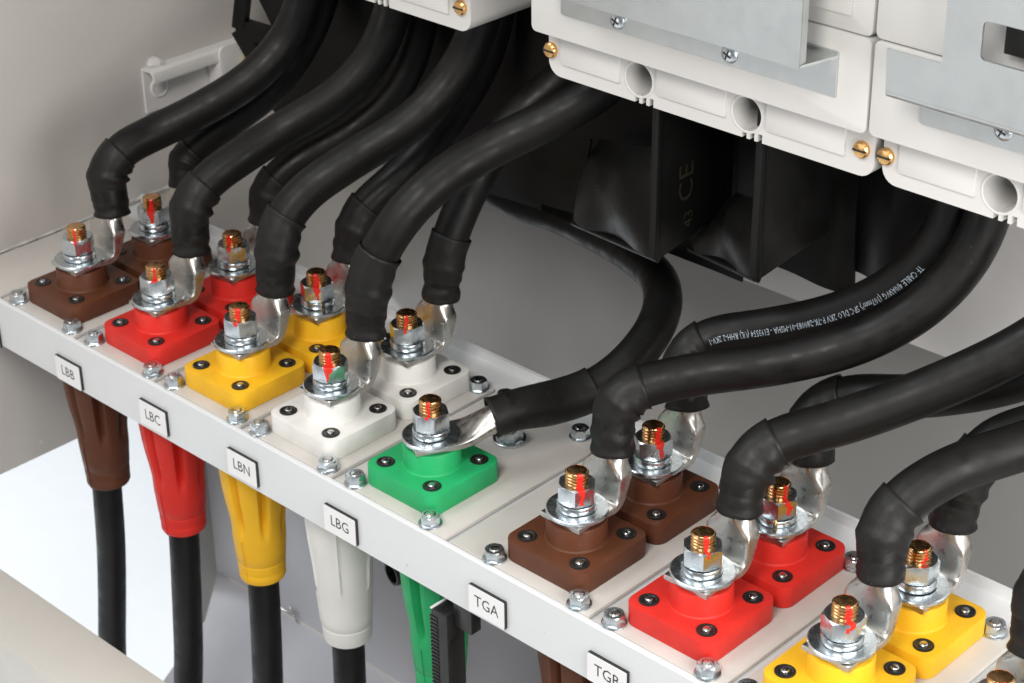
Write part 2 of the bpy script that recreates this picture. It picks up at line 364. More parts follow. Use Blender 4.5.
def connector(i, row, colr, label, az, hexrot):
    t = empty('panel_connector', (XS[i], row * D, 0), label, 'connector', 'square flanged panel connectors')
    f = fl0.copy(); f.materials.clear(); b = boss0.copy(); b.materials.clear()
    if i != 4 or row == 0:
        obj('flange', f, 'plastic_' + colr, t); obj('boss', b, 'plastic_' + colr, t)
        for sx in (-1, 1):
            for sy in (-1, 1):
                s = obj('screw', screw0, 'black_plastic', t, (sx * .022, sy * .022, .0004)); p = obj('pin', pin0, 'steel', s); s.rotation_euler.z = random.random() * 6
    w = obj('washer', washer0, 'zinc', t); w.rotation_euler = (random.uniform(-.02, .02), random.uniform(-.02, .02), random.random() * 6)
    w2 = obj('lock_washer', lock0, 'zinc', t); w2.rotation_euler.z = random.random() * 6
    n = obj('nut', hexprism('nut', .0128, .0280, .0405, .10, hexrot), 'zinc_marked', t)
    s = obj('stud', stud0, 'brass_marked', t)
    cg, cb = random.random(), random.uniform(.14, .32)
    for o in (n, s): o.color = (az % 1, cg, cb, 1)
    return t
order = ['brown', 'red', 'yellow', 'white', 'green', 'brown', 'red', 'yellow', 'white']
where = {0: 'nearest the side wall', 1: 'second column from the side wall', 2: 'third column from the side wall', 3: 'fourth column left of the green one', 5: 'just right of the green connector', 6: 'in the right group beside brown', 7: 'in the right group beside red', 8: 'cut off at the lower right corner'}
AZ = {(0, 0): -.125, (0, 1): -.13, (1, 0): -.13, (1, 1): -.16, (2, 0): -.15, (2, 1): -.12, (3, 0): -.14, (3, 1): -.13, (4, 0): -.145, (5, 0): -.08, (5, 1): -.07, (6, 0): -.10, (6, 1): -.05, (7, 0): -.10, (7, 1): -.06, (8, 0): -.1}
for i, c in enumerate(order):
    for row in (0, 1):
        if (i, row) not in AZ: continue
        if i == 4: lb = 'green square flange connector, the only green one, single in its column'
        else: lb = '%s square flange connector in the %s row, %s' % (c, 'rear' if row else 'front', where[i])
        connector(i, row, c, lb, AZ[(i, row)], .123 if (i, row) in ((3, 0), (6, 1), (5, 0)) else {0: .35, 1: .75}[(i + row) % 2] + random.uniform(-.25, .25))
# grounding bolt behind the green connector
t = empty('grounding_bolt', (XS[4] + .002, .072, ZP), 'zinc hex bolt with washer behind the green connector under its cable', 'bolt')
obj('washer', lathe('washer', [(.0118, 0), (.0122, .0004), (.0122, .0016), (.0118, .002)], 32), 'zinc', t)
obj('nut', hexprism('nut', .0098, .0021, .0105, .1, .5, .0055), 'zinc', t)
obj('bolt_end', lathe('bolt_end', [(.005, .004), (.005, .0125), (.004, .0135), (.002, .0136)], 20), 'zinc', t)
# ------------------------------------------------------------------ power cables with lug and heat-shrink
def lug_mesh(path, flat_n, rx, ry, swell=.9):
    # flat tongue whose back swells into the barrel; the front face stays a shallow spoon
    n = 32; L = len(path); ss = lambda x: (lambda y: y * y * (3 - 2 * y))(min(1, max(0, x)))
    def rad(i, a):
        f = min(1, max(0, (i - flat_n) / (.88 * (L - 1 - flat_n)))); g = f ** 1.5; f2 = ss((f - .66) / .3) if swell > .5 else ss(f); 
        c, q = math.cos(a), math.sin(a); e = .16 + .84 * f2
        sx = math.copysign(abs(c) ** e, c); sy = math.copysign(abs(q) ** e, q)
        hw = .0162 * (1 - f2) + rx * f2; hh = .0019 * (1 - g) + ry * g
        y = hh * sy + (hh - .0019) * swell
        return (hw * sx, y)
    return sweep('lug', path, rad, n, sharp=24)
def power_cable(label, i, row, pts, lip, boot_r=.0140, r=.0118, lean=0, base=None, twist=0, seed=0, print_text=None):
    rnd = random.Random(seed)
    x0, y0 = XS[i], row * D
    if base is None:
        lp = [(x0, y0 - .0158, .0177), (x0, y0 + .004, .0177), (x0, y0 + .0160, .0177), (x0, y0 + .0205, .0186), (x0, y0 + .0232, .0222), (x0, y0 + .0242, .030), (x0, y0 + .0252, .040), (x0, y0 + .0262, .048), (x0, y0 + .0272, .057)]
        start = [Vector((x0 + lean * .9, y0 + .0340, .0475)), Vector((x0 + lean, y0 + .0350, .060))]
    else: lp, start = base
    t = empty('power_cable', start[0], label, 'cable', 'black lugged power cables'); off = Vector(start[0])
    P = [p - off for p in catmull(lp, .0015, 4)]
    fl = next(k for k, p in enumerate(P) if (p + off - Vector(lp[0])).length > .024)
    obj('lug', lug_mesh(P, fl, .0112, .0092, .9) if base is None else lug_mesh(P, fl, .0118, .0100, .15), 'tin', t)
    path = catmull(start + [Vector(p) for p in pts], .004, 12)
    # where the shrink sleeve ends: nearest sample to the seen lip
    q = Vector(lip); kb = min(range(4, len(path) // 2 + 8 if len(path) // 2 + 8 < len(path) else len(path)), key=lambda k: (pr(path[k]) - q).length)
    path = [p - off for p in path]; Fr = frames(path)
    obj('sheath', sweep('sheath', path[3:], lambda k, a: r, 24, Fr=Fr[3:]), 'cable', t)
    bpath = path[:kb + 1]; bf = Fr[:kb + 1]
    bp2, bf2 = [], []
    for k in range(len(bpath) - 1):                                   # finer samples for the wrinkles
        for h in range(2):
            u = h / 2; bp2.append(bpath[k].lerp(bpath[k + 1], u)); bf2.append(tuple(bf[k][j].lerp(bf[k + 1][j], u).normalized() for j in range(3)))
    bp2.append(bpath[-1]); bf2.append(bf[-1]); nb = len(bp2)
    kur = []
    for k in range(nb):
        a, b = bf2[max(0, k - 2)][0], bf2[min(nb - 1, k + 2)][0]; kur.append(b - a)
    ph = [rnd.uniform(0, 6) for _ in range(4)]
    w1, w2 = rnd.uniform(.25, .4), rnd.uniform(.5, .65)
    def rad(k, a):
        s = k / (nb - 1); tt, u, w = bf2[k]; d = u * math.cos(a) + w * math.sin(a)
        inner = max(0, d.dot(kur[k]))                                 # inside of the bend folds up
        wr = inner * .0045 * math.sin(k * .9 + ph[0])
        neck = -.0012 * math.exp(-((s - w1) / .08) ** 2) + .0009 * math.exp(-((s - w2) / .05) ** 2)
        base_ = .0128 + (r + .0007 - .0128) * min(1, max(0, (s - .12) / .4)) + .0007 * math.exp(-(s / .05) ** 2) + .0003 * math.exp(-((s - 1) / .03) ** 2)
        lump = .0004 * math.sin(3 * a + ph[1] + s * 5) + .0003 * math.sin(5 * a + ph[2] - s * 9)
        rip = .00055 * math.sin(k * 1.25 + ph[3] + 1.2 * math.sin(2 * a + ph[1])) * max(0, 1 - s * 1.3) * (0 if base else 1)
        if base: lump *= .4; wr = 0
        return base_ + neck * (0 if base else 1) + wr + rip + lump * (1 - s * .6)
    sh = sweep('heat_shrink', bp2, rad, 28, Fr=bf2, sharp=70, cap=False)
    o = obj('heat_shrink', sh, 'shrink', t)
    md = o.modifiers.new('wall', 'SOLIDIFY'); md.thickness = .0007; md.offset = 1
    if print_text:
        pa, pb, size, body = print_text
        acc = [0]
        for k in range(1, len(path)): acc.append(acc[-1] + (path[k] - path[k - 1]).length)
        ka, kb2 = [min(range(len(path)), key=lambda k: (pr(path[k] + off) - Vector(q_)).length) for q_ in (pa, pb)]
        me = text_mesh(body, size, 1, 1)
        xs_ = [v.co.x for v in me.vertices]; lo, hi = min(xs_), max(xs_); sa, sb = acc[ka], acc[kb2]
        def at(s_):
            k = next((j for j in range(1, len(acc)) if acc[j] >= s_), len(acc) - 1)
            u = (s_ - acc[k - 1]) / (acc[k] - acc[k - 1]); return path[k - 1].lerp(path[k], u), [Fr[k - 1][j].lerp(Fr[k][j], u).normalized() for j in range(3)]
        vs = []
        for v in me.vertices:
            f_ = (v.co.x - lo) / (hi - lo); p, (tt, u, w) = at(sa + (sb - sa) * f_)
            c = (CC - off - p); a0 = math.atan2(w.dot(c), u.dot(c))
            a = a0 + TEXT_SIGN * (v.co.y / r + TEXT_OFF)
            vs.append(p + (u * math.cos(a) + w * math.sin(a)) * (r + .00015))
        obj('printed_text', new_mesh('printed_text', vs, [tuple(q_.vertices) for q_ in me.polygons]), 'print_white', t)
    return t, path, Fr
TEXT_SIGN, TEXT_OFF = 1, .12
U = lambda px, py, y: un(px, py, y=y)
power_cable('black power cable bolted to the front left brown connector', 0, 0, [U(105, 178, .036), U(120, 151, .050), U(152, 134, .078), U(204, 108, .115), U(254, 76, .150), U(286, 40, .178), U(304, 0, .190), U(314, -60, .195)], (120, 150), seed=1, r=.0143)
power_cable('black power cable bolted to the front left red connector', 1, 0, [U(188, 212, .036), U(204, 184, .052), U(236, 160, .078), U(282, 130, .115), U(342, 92, .152), U(376, 52, .176), U(392, 12, .186), U(400, -50, .19)], (204, 184), seed=2, r=.0143)
power_cable('black power cable bolted to the front left yellow connector', 2, 0, [U(276, 250, .036), U(280, 225, .044), U(303, 194, .062), U(356, 157, .098), U(414, 120, .135), U(448, 84, .160), U(473, 42, .176), U(490, -20, .185)], (288, 213), seed=3, r=.0143)
power_cable('black power cable bolted to the front white connector', 3, 0, [U(367, 295, .036), U(372, 268, .041), U(386, 240, .050), U(412, 205, .068), U(450, 172, .096), U(502, 142, .130), U(560, 114, .160), U(612, 80, .185), U(650, 20, .195)], (383, 250), seed=4, r=.0143)
power_cable('black power cable bolted to the rear left brown connector', 0, 1, [U(183, 165, .110), U(196, 148, .120), U(225, 125, .140), U(268, 92, .175), U(300, 50, .205), U(322, 0, .22), U(330, -50, .225)], (196, 148), seed=5, r=.0132)
power_cable('black power cable bolted to the rear left red connector', 1, 1, [U(266, 198, .109), U(274, 180, .116), U(300, 160, .135), U(352, 130, .170), U(394, 92, .198), U(414, 50, .213), U(424, 0, .22), U(428, -50, .225)], (276, 176), seed=6, r=.0132)
power_cable('black power cable bolted to the rear left yellow connector', 2, 1, [U(354, 230, .110), U(362, 208, .118), U(386, 188, .135), U(424, 150, .165), U(458, 105, .192), U(484, 60, .208), U(500, 0, .215)], (366, 205), seed=7, r=.0132)
power_cable('black power cable bolted to the rear white connector', 3, 1, [U(443, 270, .109), U(449, 240, .115), U(463, 205, .128), U(488, 155, .150), U(524, 110, .180), U(570, 70, .21), U(590, 20, .22)], (450, 237), seed=8, r=.0132)
gx, gy = XS[4], 0
g_at = lambda L, z_: Vector((gx + .5 * L, gy + .87 * L, z_))
g2 = g_at(.041, .0262); g3 = g_at(.058, .0300)
gl = [g_at(-.0150, .0177), g_at(.003, .0177), g_at(.0160, .0180), g_at(.0250, .0195), g_at(.0340, .0235), g_at(.0430, .0265), g_at(.0500, .0285)]
power_cable('black power cable looping from the green connector up behind the breakers', 4, 0, [U(560, 401, .086), U(600, 386, .112), U(634, 358, .138), U(660, 318, .175), U(662, 287, .205), U(642, 262, .238), U(604, 238, .266), U(556, 215, .285), U(506, 196, .288), U(470, 160, .288), U(460, 100, .288)], (592, 388), base=(gl, [g2, g3]), seed=9, r=.0138, boot_r=.0132)
power_cable('black power cable bolted to the front brown connector right of the green one', 5, 0, [U(610, 415, .036), U(618, 396, .042), U(645, 385, .056), U(700, 374, .080), U(780, 363, .108), U(860, 342, .136), U(922, 308, .158), U(966, 262, .175), U(990, 210, .185), U(1000, 150, .19)], (642, 386), seed=10, r=.0136, boot_r=.0150)
RB, rbp, rbf = power_cable('black power cable printed with white lettering beneath the middle breaker', 5, 1, [U(680, 372, .112), U(688, 350, .122), U(712, 337, .134), U(762, 330, .150), U(836, 314, .166), U(893, 288, .178), U(930, 254, .187), U(952, 215, .192), U(962, 160, .195)], (704, 338), seed=11, r=.0136, boot_r=.0150, print_text=((926, 262), (709, 337), .0060, 'TF CABLE 4/0AWG (107mm\u00b2) SPC DLO 2KV P-7K-280083-01-MSHA - E193554 (UL) RHH-2 2KV-1'))
power_cable('black power cable bolted to the front right red connector', 6, 0, [U(742, 480, .038), U(753, 456, .047), U(778, 440, .060), U(836, 424, .084), U(930, 390, .120), U(1024, 346, .150), U(1090, 300, .17)], (778, 440), seed=12, r=.0140, boot_r=.0155)
power_cable('black power cable bolted to the rear right red connector', 6, 1, [U(806, 432, .111), U(812, 412, .120), U(846, 396, .132), U(900, 397, .142), U(960, 392, .155), U(1024, 378, .168), U(1090, 350, .18)], (846, 396), seed=13, r=.0136, boot_r=.0150)
power_cable('black power cable bolted to the front right yellow connector', 7, 0, [U(879, 545, .037), U(884, 520, .044), U(904, 500, .054), U(930, 481, .068), U(966, 464, .086), U(1024, 446, .112), U(1100, 420, .14)], (904, 500), seed=14, r=.0140, boot_r=.0155)
power_cable('black power cable bolted to the rear right yellow connector', 7, 1, [U(962, 490, .110), U(972, 462, .116), U(996, 438, .128), U(1030, 428, .142), U(1100, 405, .16)], (985, 446), seed=15, r=.0136, boot_r=.0150)
power_cable('black power cable cut off at the lower right picture corner', 8, 0, [U(1036, 610, .037), U(1044, 585, .046), U(1070, 560, .06), U(1150, 520, .10)], (1060, 565), seed=16, r=.0140, boot_r=.0155)
# ------------------------------------------------------------------ plug boots hanging under the bar
def plug(i, colr, label, path, style=0, rot=0):
    x = XS[i]; t = empty('cable_plug', (x, 0, -.022), label, 'plug', 'cable plugs under the bar')
    if style == 0:
        prof = [(.0130, -.1620), (.0172, -.1615), (.0179, -.1600), (.0179, -.1540), (.0175, -.1535), (.0175, -.1530), (.0182, -.1525), (.0184, -.1460), (.0180, -.1455), (.0180, -.1450), (.0188, -.1440), (.0194, -.135), (.0201, -.127), (.0204, -.121), (.0204, -.115), (.0207, -.109), (.0216, -.102), (.0228, -.094), (.0240, -.086), (.0252, -.076), (.0262, -.062), (.0268, -.045), (.0268, -.02), (.026, .0)]
        def mod(r, z, a):
            g = max(0, math.cos(7 * (a - rot))) ** 3; w = max(0, min(1, (z + .118) / .014))
            return r - .0068 * g * w
        me = lathe('boot', [(r, z) for r, z in prof], 80, 40, mod)
    else:
        prof = [(.0135, -.1715), (.0176, -.171), (.0184, -.169), (.0188, -.158), (.0184, -.1575), (.0184, -.1570), (.0191, -.1560), (.0205, -.130), (.0224, -.10), (.0246, -.078), (.0258, -.06), (.0264, -.04), (.0264, -.0)]
        def mod(r, z, a):
            b = (a - rot) % (math.pi / 3); g = 1 if abs(b - .5) < .055 else 0
            w = 1 if -.122 < z < -.055 else 0
            return r + .0015 * g * w
        pf = []
        for (r0, z0), (r1, z1) in zip(prof[:-1], prof[1:]):
            n = max(1, int((z1 - z0) / .006))
            for k in range(n): pf.append((r0 + (r1 - r0) * k / n, z0 + (z1 - z0) * k / n))
        pf.append(prof[-1]); me = lathe('boot', pf, 96, 40, mod)
    b = obj('boot', me, 'rubber_' + colr, t)
    seam_z = [p for p in prof if p[1] < -.10]
    a_s = rot - .95                                                    # moulding seam
    sp = [Vector(((r + .0002) * math.cos(a_s), (r + .0002) * math.sin(a_s), z_)) for r, z_ in prof if (z_ < -.12 and z_ > -.1675)]
    obj('mould_seam', sweep('mould_seam', sp, lambda k, a: .0005, 6, up=Vector((1, .1, 0))), 'rubber_' + colr, b)
    b.rotation_euler = (0, math.atan2(path[0][0] - x, -.2) * 0, 0)
    P = catmull([Vector((px - x, py, pz + .022)) for px, py, pz in path], .008)
    obj('sheath', sweep('sheath', P, lambda k, a: .0122, 24), 'cable', t)
    return t
plug(0, 'brown', 'brown plug boot on a black cable hanging under the bar below tag LBB', [(0, 0, -.15), (-.004, 0, -.19), (-.012, .002, -.25), (-.024, .004, -.31), (-.042, .006, -.40), (-.055, .008, -.55)], 0, -.6)
plug(1, 'red', 'red plug boot on a black cable hanging under the bar below tag LBC', [(.0998, 0, -.15), (.0985, 0, -.19), (.092, .0, -.26), (.083, .002, -.32), (.074, .004, -.36), (.060, .006, -.43), (.05, .006, -.55)], 0, -.55)
plug(2, 'yellow', 'yellow plug boot on a black cable hanging under the bar below tag LBN', [(.1967, 0, -.15), (.196, 0, -.20), (.192, .0, -.27), (.185, .002, -.33), (.178, .002, -.43)], 0, -.45)
plug(3, 'white', 'white ribbed plug boot on a black cable hanging under the bar below tag LBG', [(.2928, 0, -.15), (.292, 0, -.22), (.289, .0, -.30), (.285, .002, -.43)], 1, -1.35)
plug(4, 'green', 'green plug boot partly behind a black ribbed duct under the bar', [(.3914, 0, -.15), (.391, 0, -.22), (.388, .0, -.30), (.385, .002, -.43)], 0, -.5)
plug(5, 'brown', 'dark brown plug boot at the bottom edge below tag TGB', [(.5206, 0, -.15), (.52, 0, -.22), (.52, .0, -.30), (.52, .002, -.43)], 0, -.5)
# ribbed black duct and the open black tube
t = empty('ribbed_duct', tuple(U(448, 690, -.045)), 'black ribbed duct hanging in front of the green plug boot', 'duct')
c0 = U(448, 610, -.045); o0 = Vector(t.location)
cz = c0.z - o0.z; 
obj('duct_body', bm_mesh(box_bm(-.0070, .0075, -.006, .010, -.10, cz, .0006), 'duct_body'), 'black_plastic', t)
ribm = bm_mesh(box_bm(-.0078, -.0066, -.0068, .004, -.0008, .0008, .0002), 'rib')
rib2 = bm_mesh(box_bm(-.0065, -.0010, -.0068, -.0058, -.0008, .0008, .0002), 'rib')
for k in range(40):
    if cz - .006 - k * .0030 < -.1: break
    obj('rib', ribm, 'black_plastic', t, (0, 0, cz - .006 - k * .0030)); obj('rib', rib2, 'black_plastic', t, (0, 0, cz - .006 - k * .0030))
obj('top_edge', bm_mesh(box_bm(-.0074, -.0058, -.0064, .0150, cz + .0001, cz + .0009), 'top_edge'), 'label_white', t)
obj('arm', bm_mesh(box_bm(.0076, .024, .0, .009, cz - .010, cz + .012, .0006), 'arm'), 'black_plastic', t)
tubep = U(391, 574, .060); 
def open_tube(name, p, label):
    d = Vector((-.2, -.95, -.05)).normalized()
    t = empty(name, p, label, 'tube')
    prof = [(.0085, -.035), (.0100, -.034), (.0104, -.002), (.0098, 0), (.0080, 0), (.0074, -.002), (.0072, -.034)]
    o = obj('tube_wall', lathe('tube_wall', prof, 28, closed=False), 'black_plastic', t); o.rotation_euler = d.to_track_quat('Z', 'Y').to_euler()
open_tube('open_tube', tubep, 'open black tube end peeking out between white and green boots')
# knockout latch on the lower partition
t = empty('latch_clip', (-.02, .1838, -.425), 'small thin wire latch on the lower grey panel between yellow and white boots', 'latch')
P_ = [Vector(p) for p in ((-.045, 0, .000), (0, 0, .000), (.010, 0, .001), (.016, -.001, .006), (.020, -.001, .010))]
obj('wire', sweep('wire', catmull(P_, .002), lambda k, a: .0008, 8, up=Vector((0, 0, 1))), 'steel', t)
obj('hook', sweep('hook', catmull([Vector(p) for p in ((.012, -.001, .010), (.018, -.0015, .004), (.022, -.001, -.004))], .002), lambda k, a: .0009, 8, up=Vector((0, 1, 0))), 'steel', t)
# knockout seams on the lower partition
S(box('partition_seam', -.10, .30, .1840, .1848, -.4300, -.4270, 'paint_wall'))
# ------------------------------------------------------------------ circuit breakers
def breaker(dx, dz, label, shroud):
    t = empty('circuit_breaker', (dx, 0, dz), label, 'breaker', 'light grey circuit breakers')
    x0, x1 = .387, .6405; Yl, Yu, Yb = .120, .105, .185
    holes = [(.4640, .2548), (.5482, .2548)]
    # lower terminal cover: front face with two round holes, bridged through to tubes
    def ring(cx, cz, r, y, n=32): return [(cx + r * math.cos(2 * math.pi * k / n), y, cz + r * math.sin(2 * math.pi * k / n)) for k in range(n)]
    bm = bmesh.new()
    outline = [(x0, .300), (x1, .300)] 
    r = .010; zb = .2392
    outline = [(x0 + .001, .300)] + [(x0 + .001 + r - r * math.cos(a), zb + r - r * math.sin(a)) for a in [math.pi / 2 * k / 6 for k in range(7)]] + [(x1 - .001 - r + r * math.sin(a), zb + r - r * math.cos(a)) for a in [math.pi / 2 * k / 6 for k in range(7)]] + [(x1 - .001, .300)]
    # notches under each hole
    ol = []
    notch = []
    for hx, hz in holes:
        for k in (-1, 0, 1): notch.append(hx + .0045 + k * .0058)
    bottom_i = 7
    for k, p in enumerate(outline):
        ol.append(p)
        if k == bottom_i:
            for nx in notch: ol += [(nx - .0017, zb), (nx - .0017, zb + .0052), (nx + .0017, zb + .0052), (nx + .0017, zb)]
    v_out = [bm.verts.new((x, Yl, z_)) for x, z_ in ol]
    hv = [[bm.verts.new(p) for p in ring(hx, hz, .0108, Yl)] for hx, hz in holes]
    def flat(pts): bm.faces.new([bm.verts.new((x, Yl, z_)) for x, z_ in pts])
    def rect(a, b, c, d): flat([(a, c), (b, c), (b, d), (a, d)])
    xa, xb, zn, zt = x0 + .001 + r, x1 - .001 - r, zb + .0052, .300
    flat(outline[:8] + [(xa, zt)]); flat(outline[8:] + [(xb, zt)])
    last = xa
    for nx in notch: rect(last, nx - .0017, zb, zn); last = nx + .0017
    rect(last, xb, zb, zn)
    hs = .0130; last = xa; zl, zh = holes[0][1] - .0102 + .0, holes[0][1] + hs
    zl = zn
    for (hx, hz), v in zip(holes, hv):
        rect(last, hx - hs, zn, zt); rect(hx - hs, hx + hs, zh, zt); last = hx + hs
        sq = []
        for q in v:
            ux, uz = q.co.x - hx, q.co.z - hz; k = 1e9
            if abs(ux) > 1e-9: k = min(k, hs / abs(ux))
            if uz > 1e-9: k = min(k, (zh - hz) / uz)
            if uz < -1e-9: k = min(k, (hz - zl) / -uz)
            sq.append(bm.verts.new((hx + ux * max(k, 1.0), Yl, hz + uz * max(k, 1.0))))
        m_ = len(v)
        for i in range(m_):
            j = (i + 1) % m_
            try: bm.faces.new((v[i], v[j], sq[j], sq[i]))
            except ValueError: pass
        for cx_, cz_ in ((hx - hs, zl), (hx + hs, zl), (hx - hs, zh), (hx + hs, zh)):   # square corners
            i = min(range(m_), key=lambda i: (Vector((sq[i].co.x - cx_, sq[i].co.z - cz_))).length)
            for j in ((i + 1) % m_, (i - 1) % m_):
                if (abs(sq[i].co.x - cx_) > 1e-6 and abs(sq[j].co.z - cz_) > 1e-6) or (abs(sq[i].co.z - cz_) > 1e-6 and abs(sq[j].co.x - cx_) > 1e-6):
                    bm.faces.new((sq[i], bm.verts.new((cx_, Yl, cz_)), sq[j])); break
    rect(last, xb, zn, zt)
    n = len(v_out); back = [bm.verts.new((v.co.x, Yb, v.co.z)) for v in v_out]
    for i in range(n): bm.faces.new((v_out[i], back[i], back[(i + 1) % n], v_out[(i + 1) % n]))
    for v in hv:
        m_ = len(v); b2 = [bm.verts.new((q.co.x, Yl + .045, q.co.z)) for q in v]
        for i in range(m_): bm.faces.new((v[i], v[(i + 1) % m_], b2[(i + 1) % m_], b2[i]))
        bm.faces.new(b2)
    obj('terminal_cover', bm_mesh(bm, 'terminal_cover', 30), 'breaker', t)
    for hx, hz in holes:
        rv, rf = [], []
        nn_ = 32
        for rr, yy in ((.0107, Yl + .001), (.0107, Yl - .0002), (.0112, Yl - .0005), (.0122, Yl - .0003), (.0126, Yl + .001)): rv += ring(hx, hz, rr, yy)
        for k in range(4):
            for i in range(nn_): j = (i + 1) % nn_; rf.append((k * nn_ + i, k * nn_ + j, (k + 1) * nn_ + j, (k + 1) * nn_ + i))
        obj('hole_rim', new_mesh('hole_rim', rv, rf), 'breaker', t)
    # raised panels between the holes
    for a, b in ((x0 + .012, holes[0][0] - .0152), (holes[0][0] + .0148, holes[1][0] - .0152), (holes[1][0] + .0148, x1 - .021)):
        obj('raised_panel', prism('raised_panel', rrect(a, b, .2484, .2685, .0012, 2), 'y', Yl - .0016, Yl + .001, .0006), 'breaker', t)
    # brass corner screws in pockets
    for sx in (x0 + .0035, x1 - .0095):
        pk = obj('corner_screw', lathe('corner_screw', [(.0052, .0), (.0052, .0022), (.0042, .0034), (.0018, .0038)], 20), 'brass', t, (sx, Yl, .2560)); pk.rotation_euler = (math.pi / 2, 0, 0)
        sl = box('slot', -.0044, .0044, -.0006, .0006, .0030, .00405, 'dark', pk)
    # upper body
    up = rrect(x0 - .0005, x1 + .0012, .2722, .3285, .004, 4)
    obj('lower_case', prism('lower_case', up, 'y', Yu, Yb, .0012), 'breaker', t)
    obj('upper_case', prism('upper_case', rrect(x0 - .0005, x1 + .0012, .3293, .50, .004, 4), 'y', Yu, Yb, .0012), 'breaker', t)
    obj('rear_case', prism('rear_case', rrect(x0 + .002, x1 - .002, .250, .498, .004, 4), 'y', Yb + .0002, .296, .001), 'breaker', t)
    obj('nameplate', prism('nameplate', rrect(.590, .628, .3385, .48, .002, 3), 'y', Yu - .0010, Yu + .001, .0004), 'breaker', t)
    s = None
    if shroud == 0:
        fl = [(Yu - .0002, .2900), (Yu - .0017, .2900), (Yu - .0017, .3145), (.0765, .3145), (.0765, .46), (.0750, .46), (.0750, .3130), (.0752, .3130), (Yu - .0002, .3130)]
        fx0, fx1 = .4135, .6212
        sh = empty('metal_shroud', (dx, 0, dz), None, None)
        obj('foot_flange', bm_mesh(box_bm(fx0, fx1, Yu - .0018, Yu - .0002, .2898, .3165, .0005), 'foot_flange'), 'galv', sh)
        obj('web', bm_mesh(box_bm(fx0 + .012, fx1 - .006, .0766, Yu - .0019, .3131, .3146), 'web'), 'galv', sh)
        web2 = prism('gusset', [(fx1 - .0062, Yu - .0019), (fx1, Yu - .0019), (fx1 - .0062, .0770)], 'z', .3131, .3146); obj('web_end', web2, 'galv', sh)
        obj('front_sheet', bm_mesh(box_bm(fx0 + .012, fx1 - .006, .0750, .0765, .3131, .47, .0006), 'front_sheet'), 'galv', sh)
        obj('side_fold', bm_mesh(box_bm(fx1 - .0075, fx1 - .0062, .0767, .082, .3148, .47), 'side_fold'), 'galv', sh)
        for hx in (.4608, .5467): pan_screw(sh, hx, Yu - .0018, .2970)
        s = sh
    else:
        sh = empty('metal_shroud', (dx, 0, dz), None, None); q = -.257
        bm2 = bmesh.new()
        fo = [(.6719 + q, .3150), (.9 + q, .3150), (.9 + q, .46), (.7040 + q, .46), (.7045 + q, .3385), (.6706 + q, .3385)]
        wn = rrect(.7262 + q, .790 + q, .3462, .3672, .003, 4)
        ed = []
        for pts in (fo, wn):
            v = [bm2.verts.new((x, .075, z_)) for x, z_ in pts]; ed += [bm2.edges.new((v[i], v[(i + 1) % len(v)])) for i in range(len(v))]
        bmesh.ops.triangle_fill(bm2, use_beauty=True, edges=ed, normal=(0, -1, 0))
        for f in [f for f in bm2.faces if .7262 + q < f.calc_center_median().x < .79 + q and .3462 < f.calc_center_median().z < .3672]: bm2.faces.remove(f)
        g = bmesh.ops.extrude_face_region(bm2, geom=bm2.faces[:])
        for v in [v for v in g['geom'] if isinstance(v, bmesh.types.BMVert)]: v.co.y += .0015
        obj('front_sheet', bm_mesh(bm2, 'front_sheet'), 'galv', sh)
        # rolled lower edge turning back to the breaker
        pf = [(.0750 + .004 - .004 * math.cos(a), .3149 - .004 * math.sin(a)) for a in [math.pi / 2 * k / 6 for k in range(7)]] + [(Yu - .002, .3109), (Yu - .002, .3124), (.0790, .3124), (.0766, .3140), (.0765, .3149)]
        obj('rolled_edge', prism('rolled_edge', pf, 'x', .6719 + q, .9 + q, 0, 25), 'galv', sh)
        obj('foot_flange', bm_mesh(box_bm(.6770 + q, .9 + q, Yu - .0018, Yu - .0002, .2893, .3108, .0005), 'foot_flange'), 'galv', sh)
        tg = un(1009, 36, y=.100); obj('toggle_handle', bm_mesh(box_bm(tg.x - dx, tg.x - dx + .03, .096, Yu - .0011, tg.z - .009, tg.z + .016, .0008), 'toggle_handle'), 'dark', sh)
        pan_screw(sh, .7285 + q, Yu - .0018, .2995)
        s = sh
    return t, s
def pan_screw(parent, x, y, z_):
    o = obj('pan_screw', lathe('pan_screw', [(.0058, 0), (.0058, .0010), (.0048, .0022), (.0030, .0030), (.0012, .0032)], 20), 'zinc', parent, (x, y, z_)); o.rotation_euler = (math.pi / 2, .4, 0)
    box('slot', -.003, .003, -.0005, .0005, .0024, .00335, 'dark', o); box('slot', -.0005, .0005, -.003, .003, .0024, .00336, 'dark', o)
for dx, dz, lab, slab, sh in ((0, 0, 'light grey circuit breaker in the middle with two round holes in view', 'folded galvanised shroud on the middle breaker', 0),
                         (-.322, .0095, 'light grey circuit breaker at the top, only its lower right corner in view', 'galvanised shroud on the upper left breaker above the picture edge', 0),
                         (.257, .0006, 'light grey circuit breaker at the right behind the plate with a window', 'galvanised plate with rectangular window on the right breaker', 1)):
    t, s = breaker(dx, dz, lab, sh)
    tag(s, slab, 'shroud', 'galvanised shrouds on the breakers')
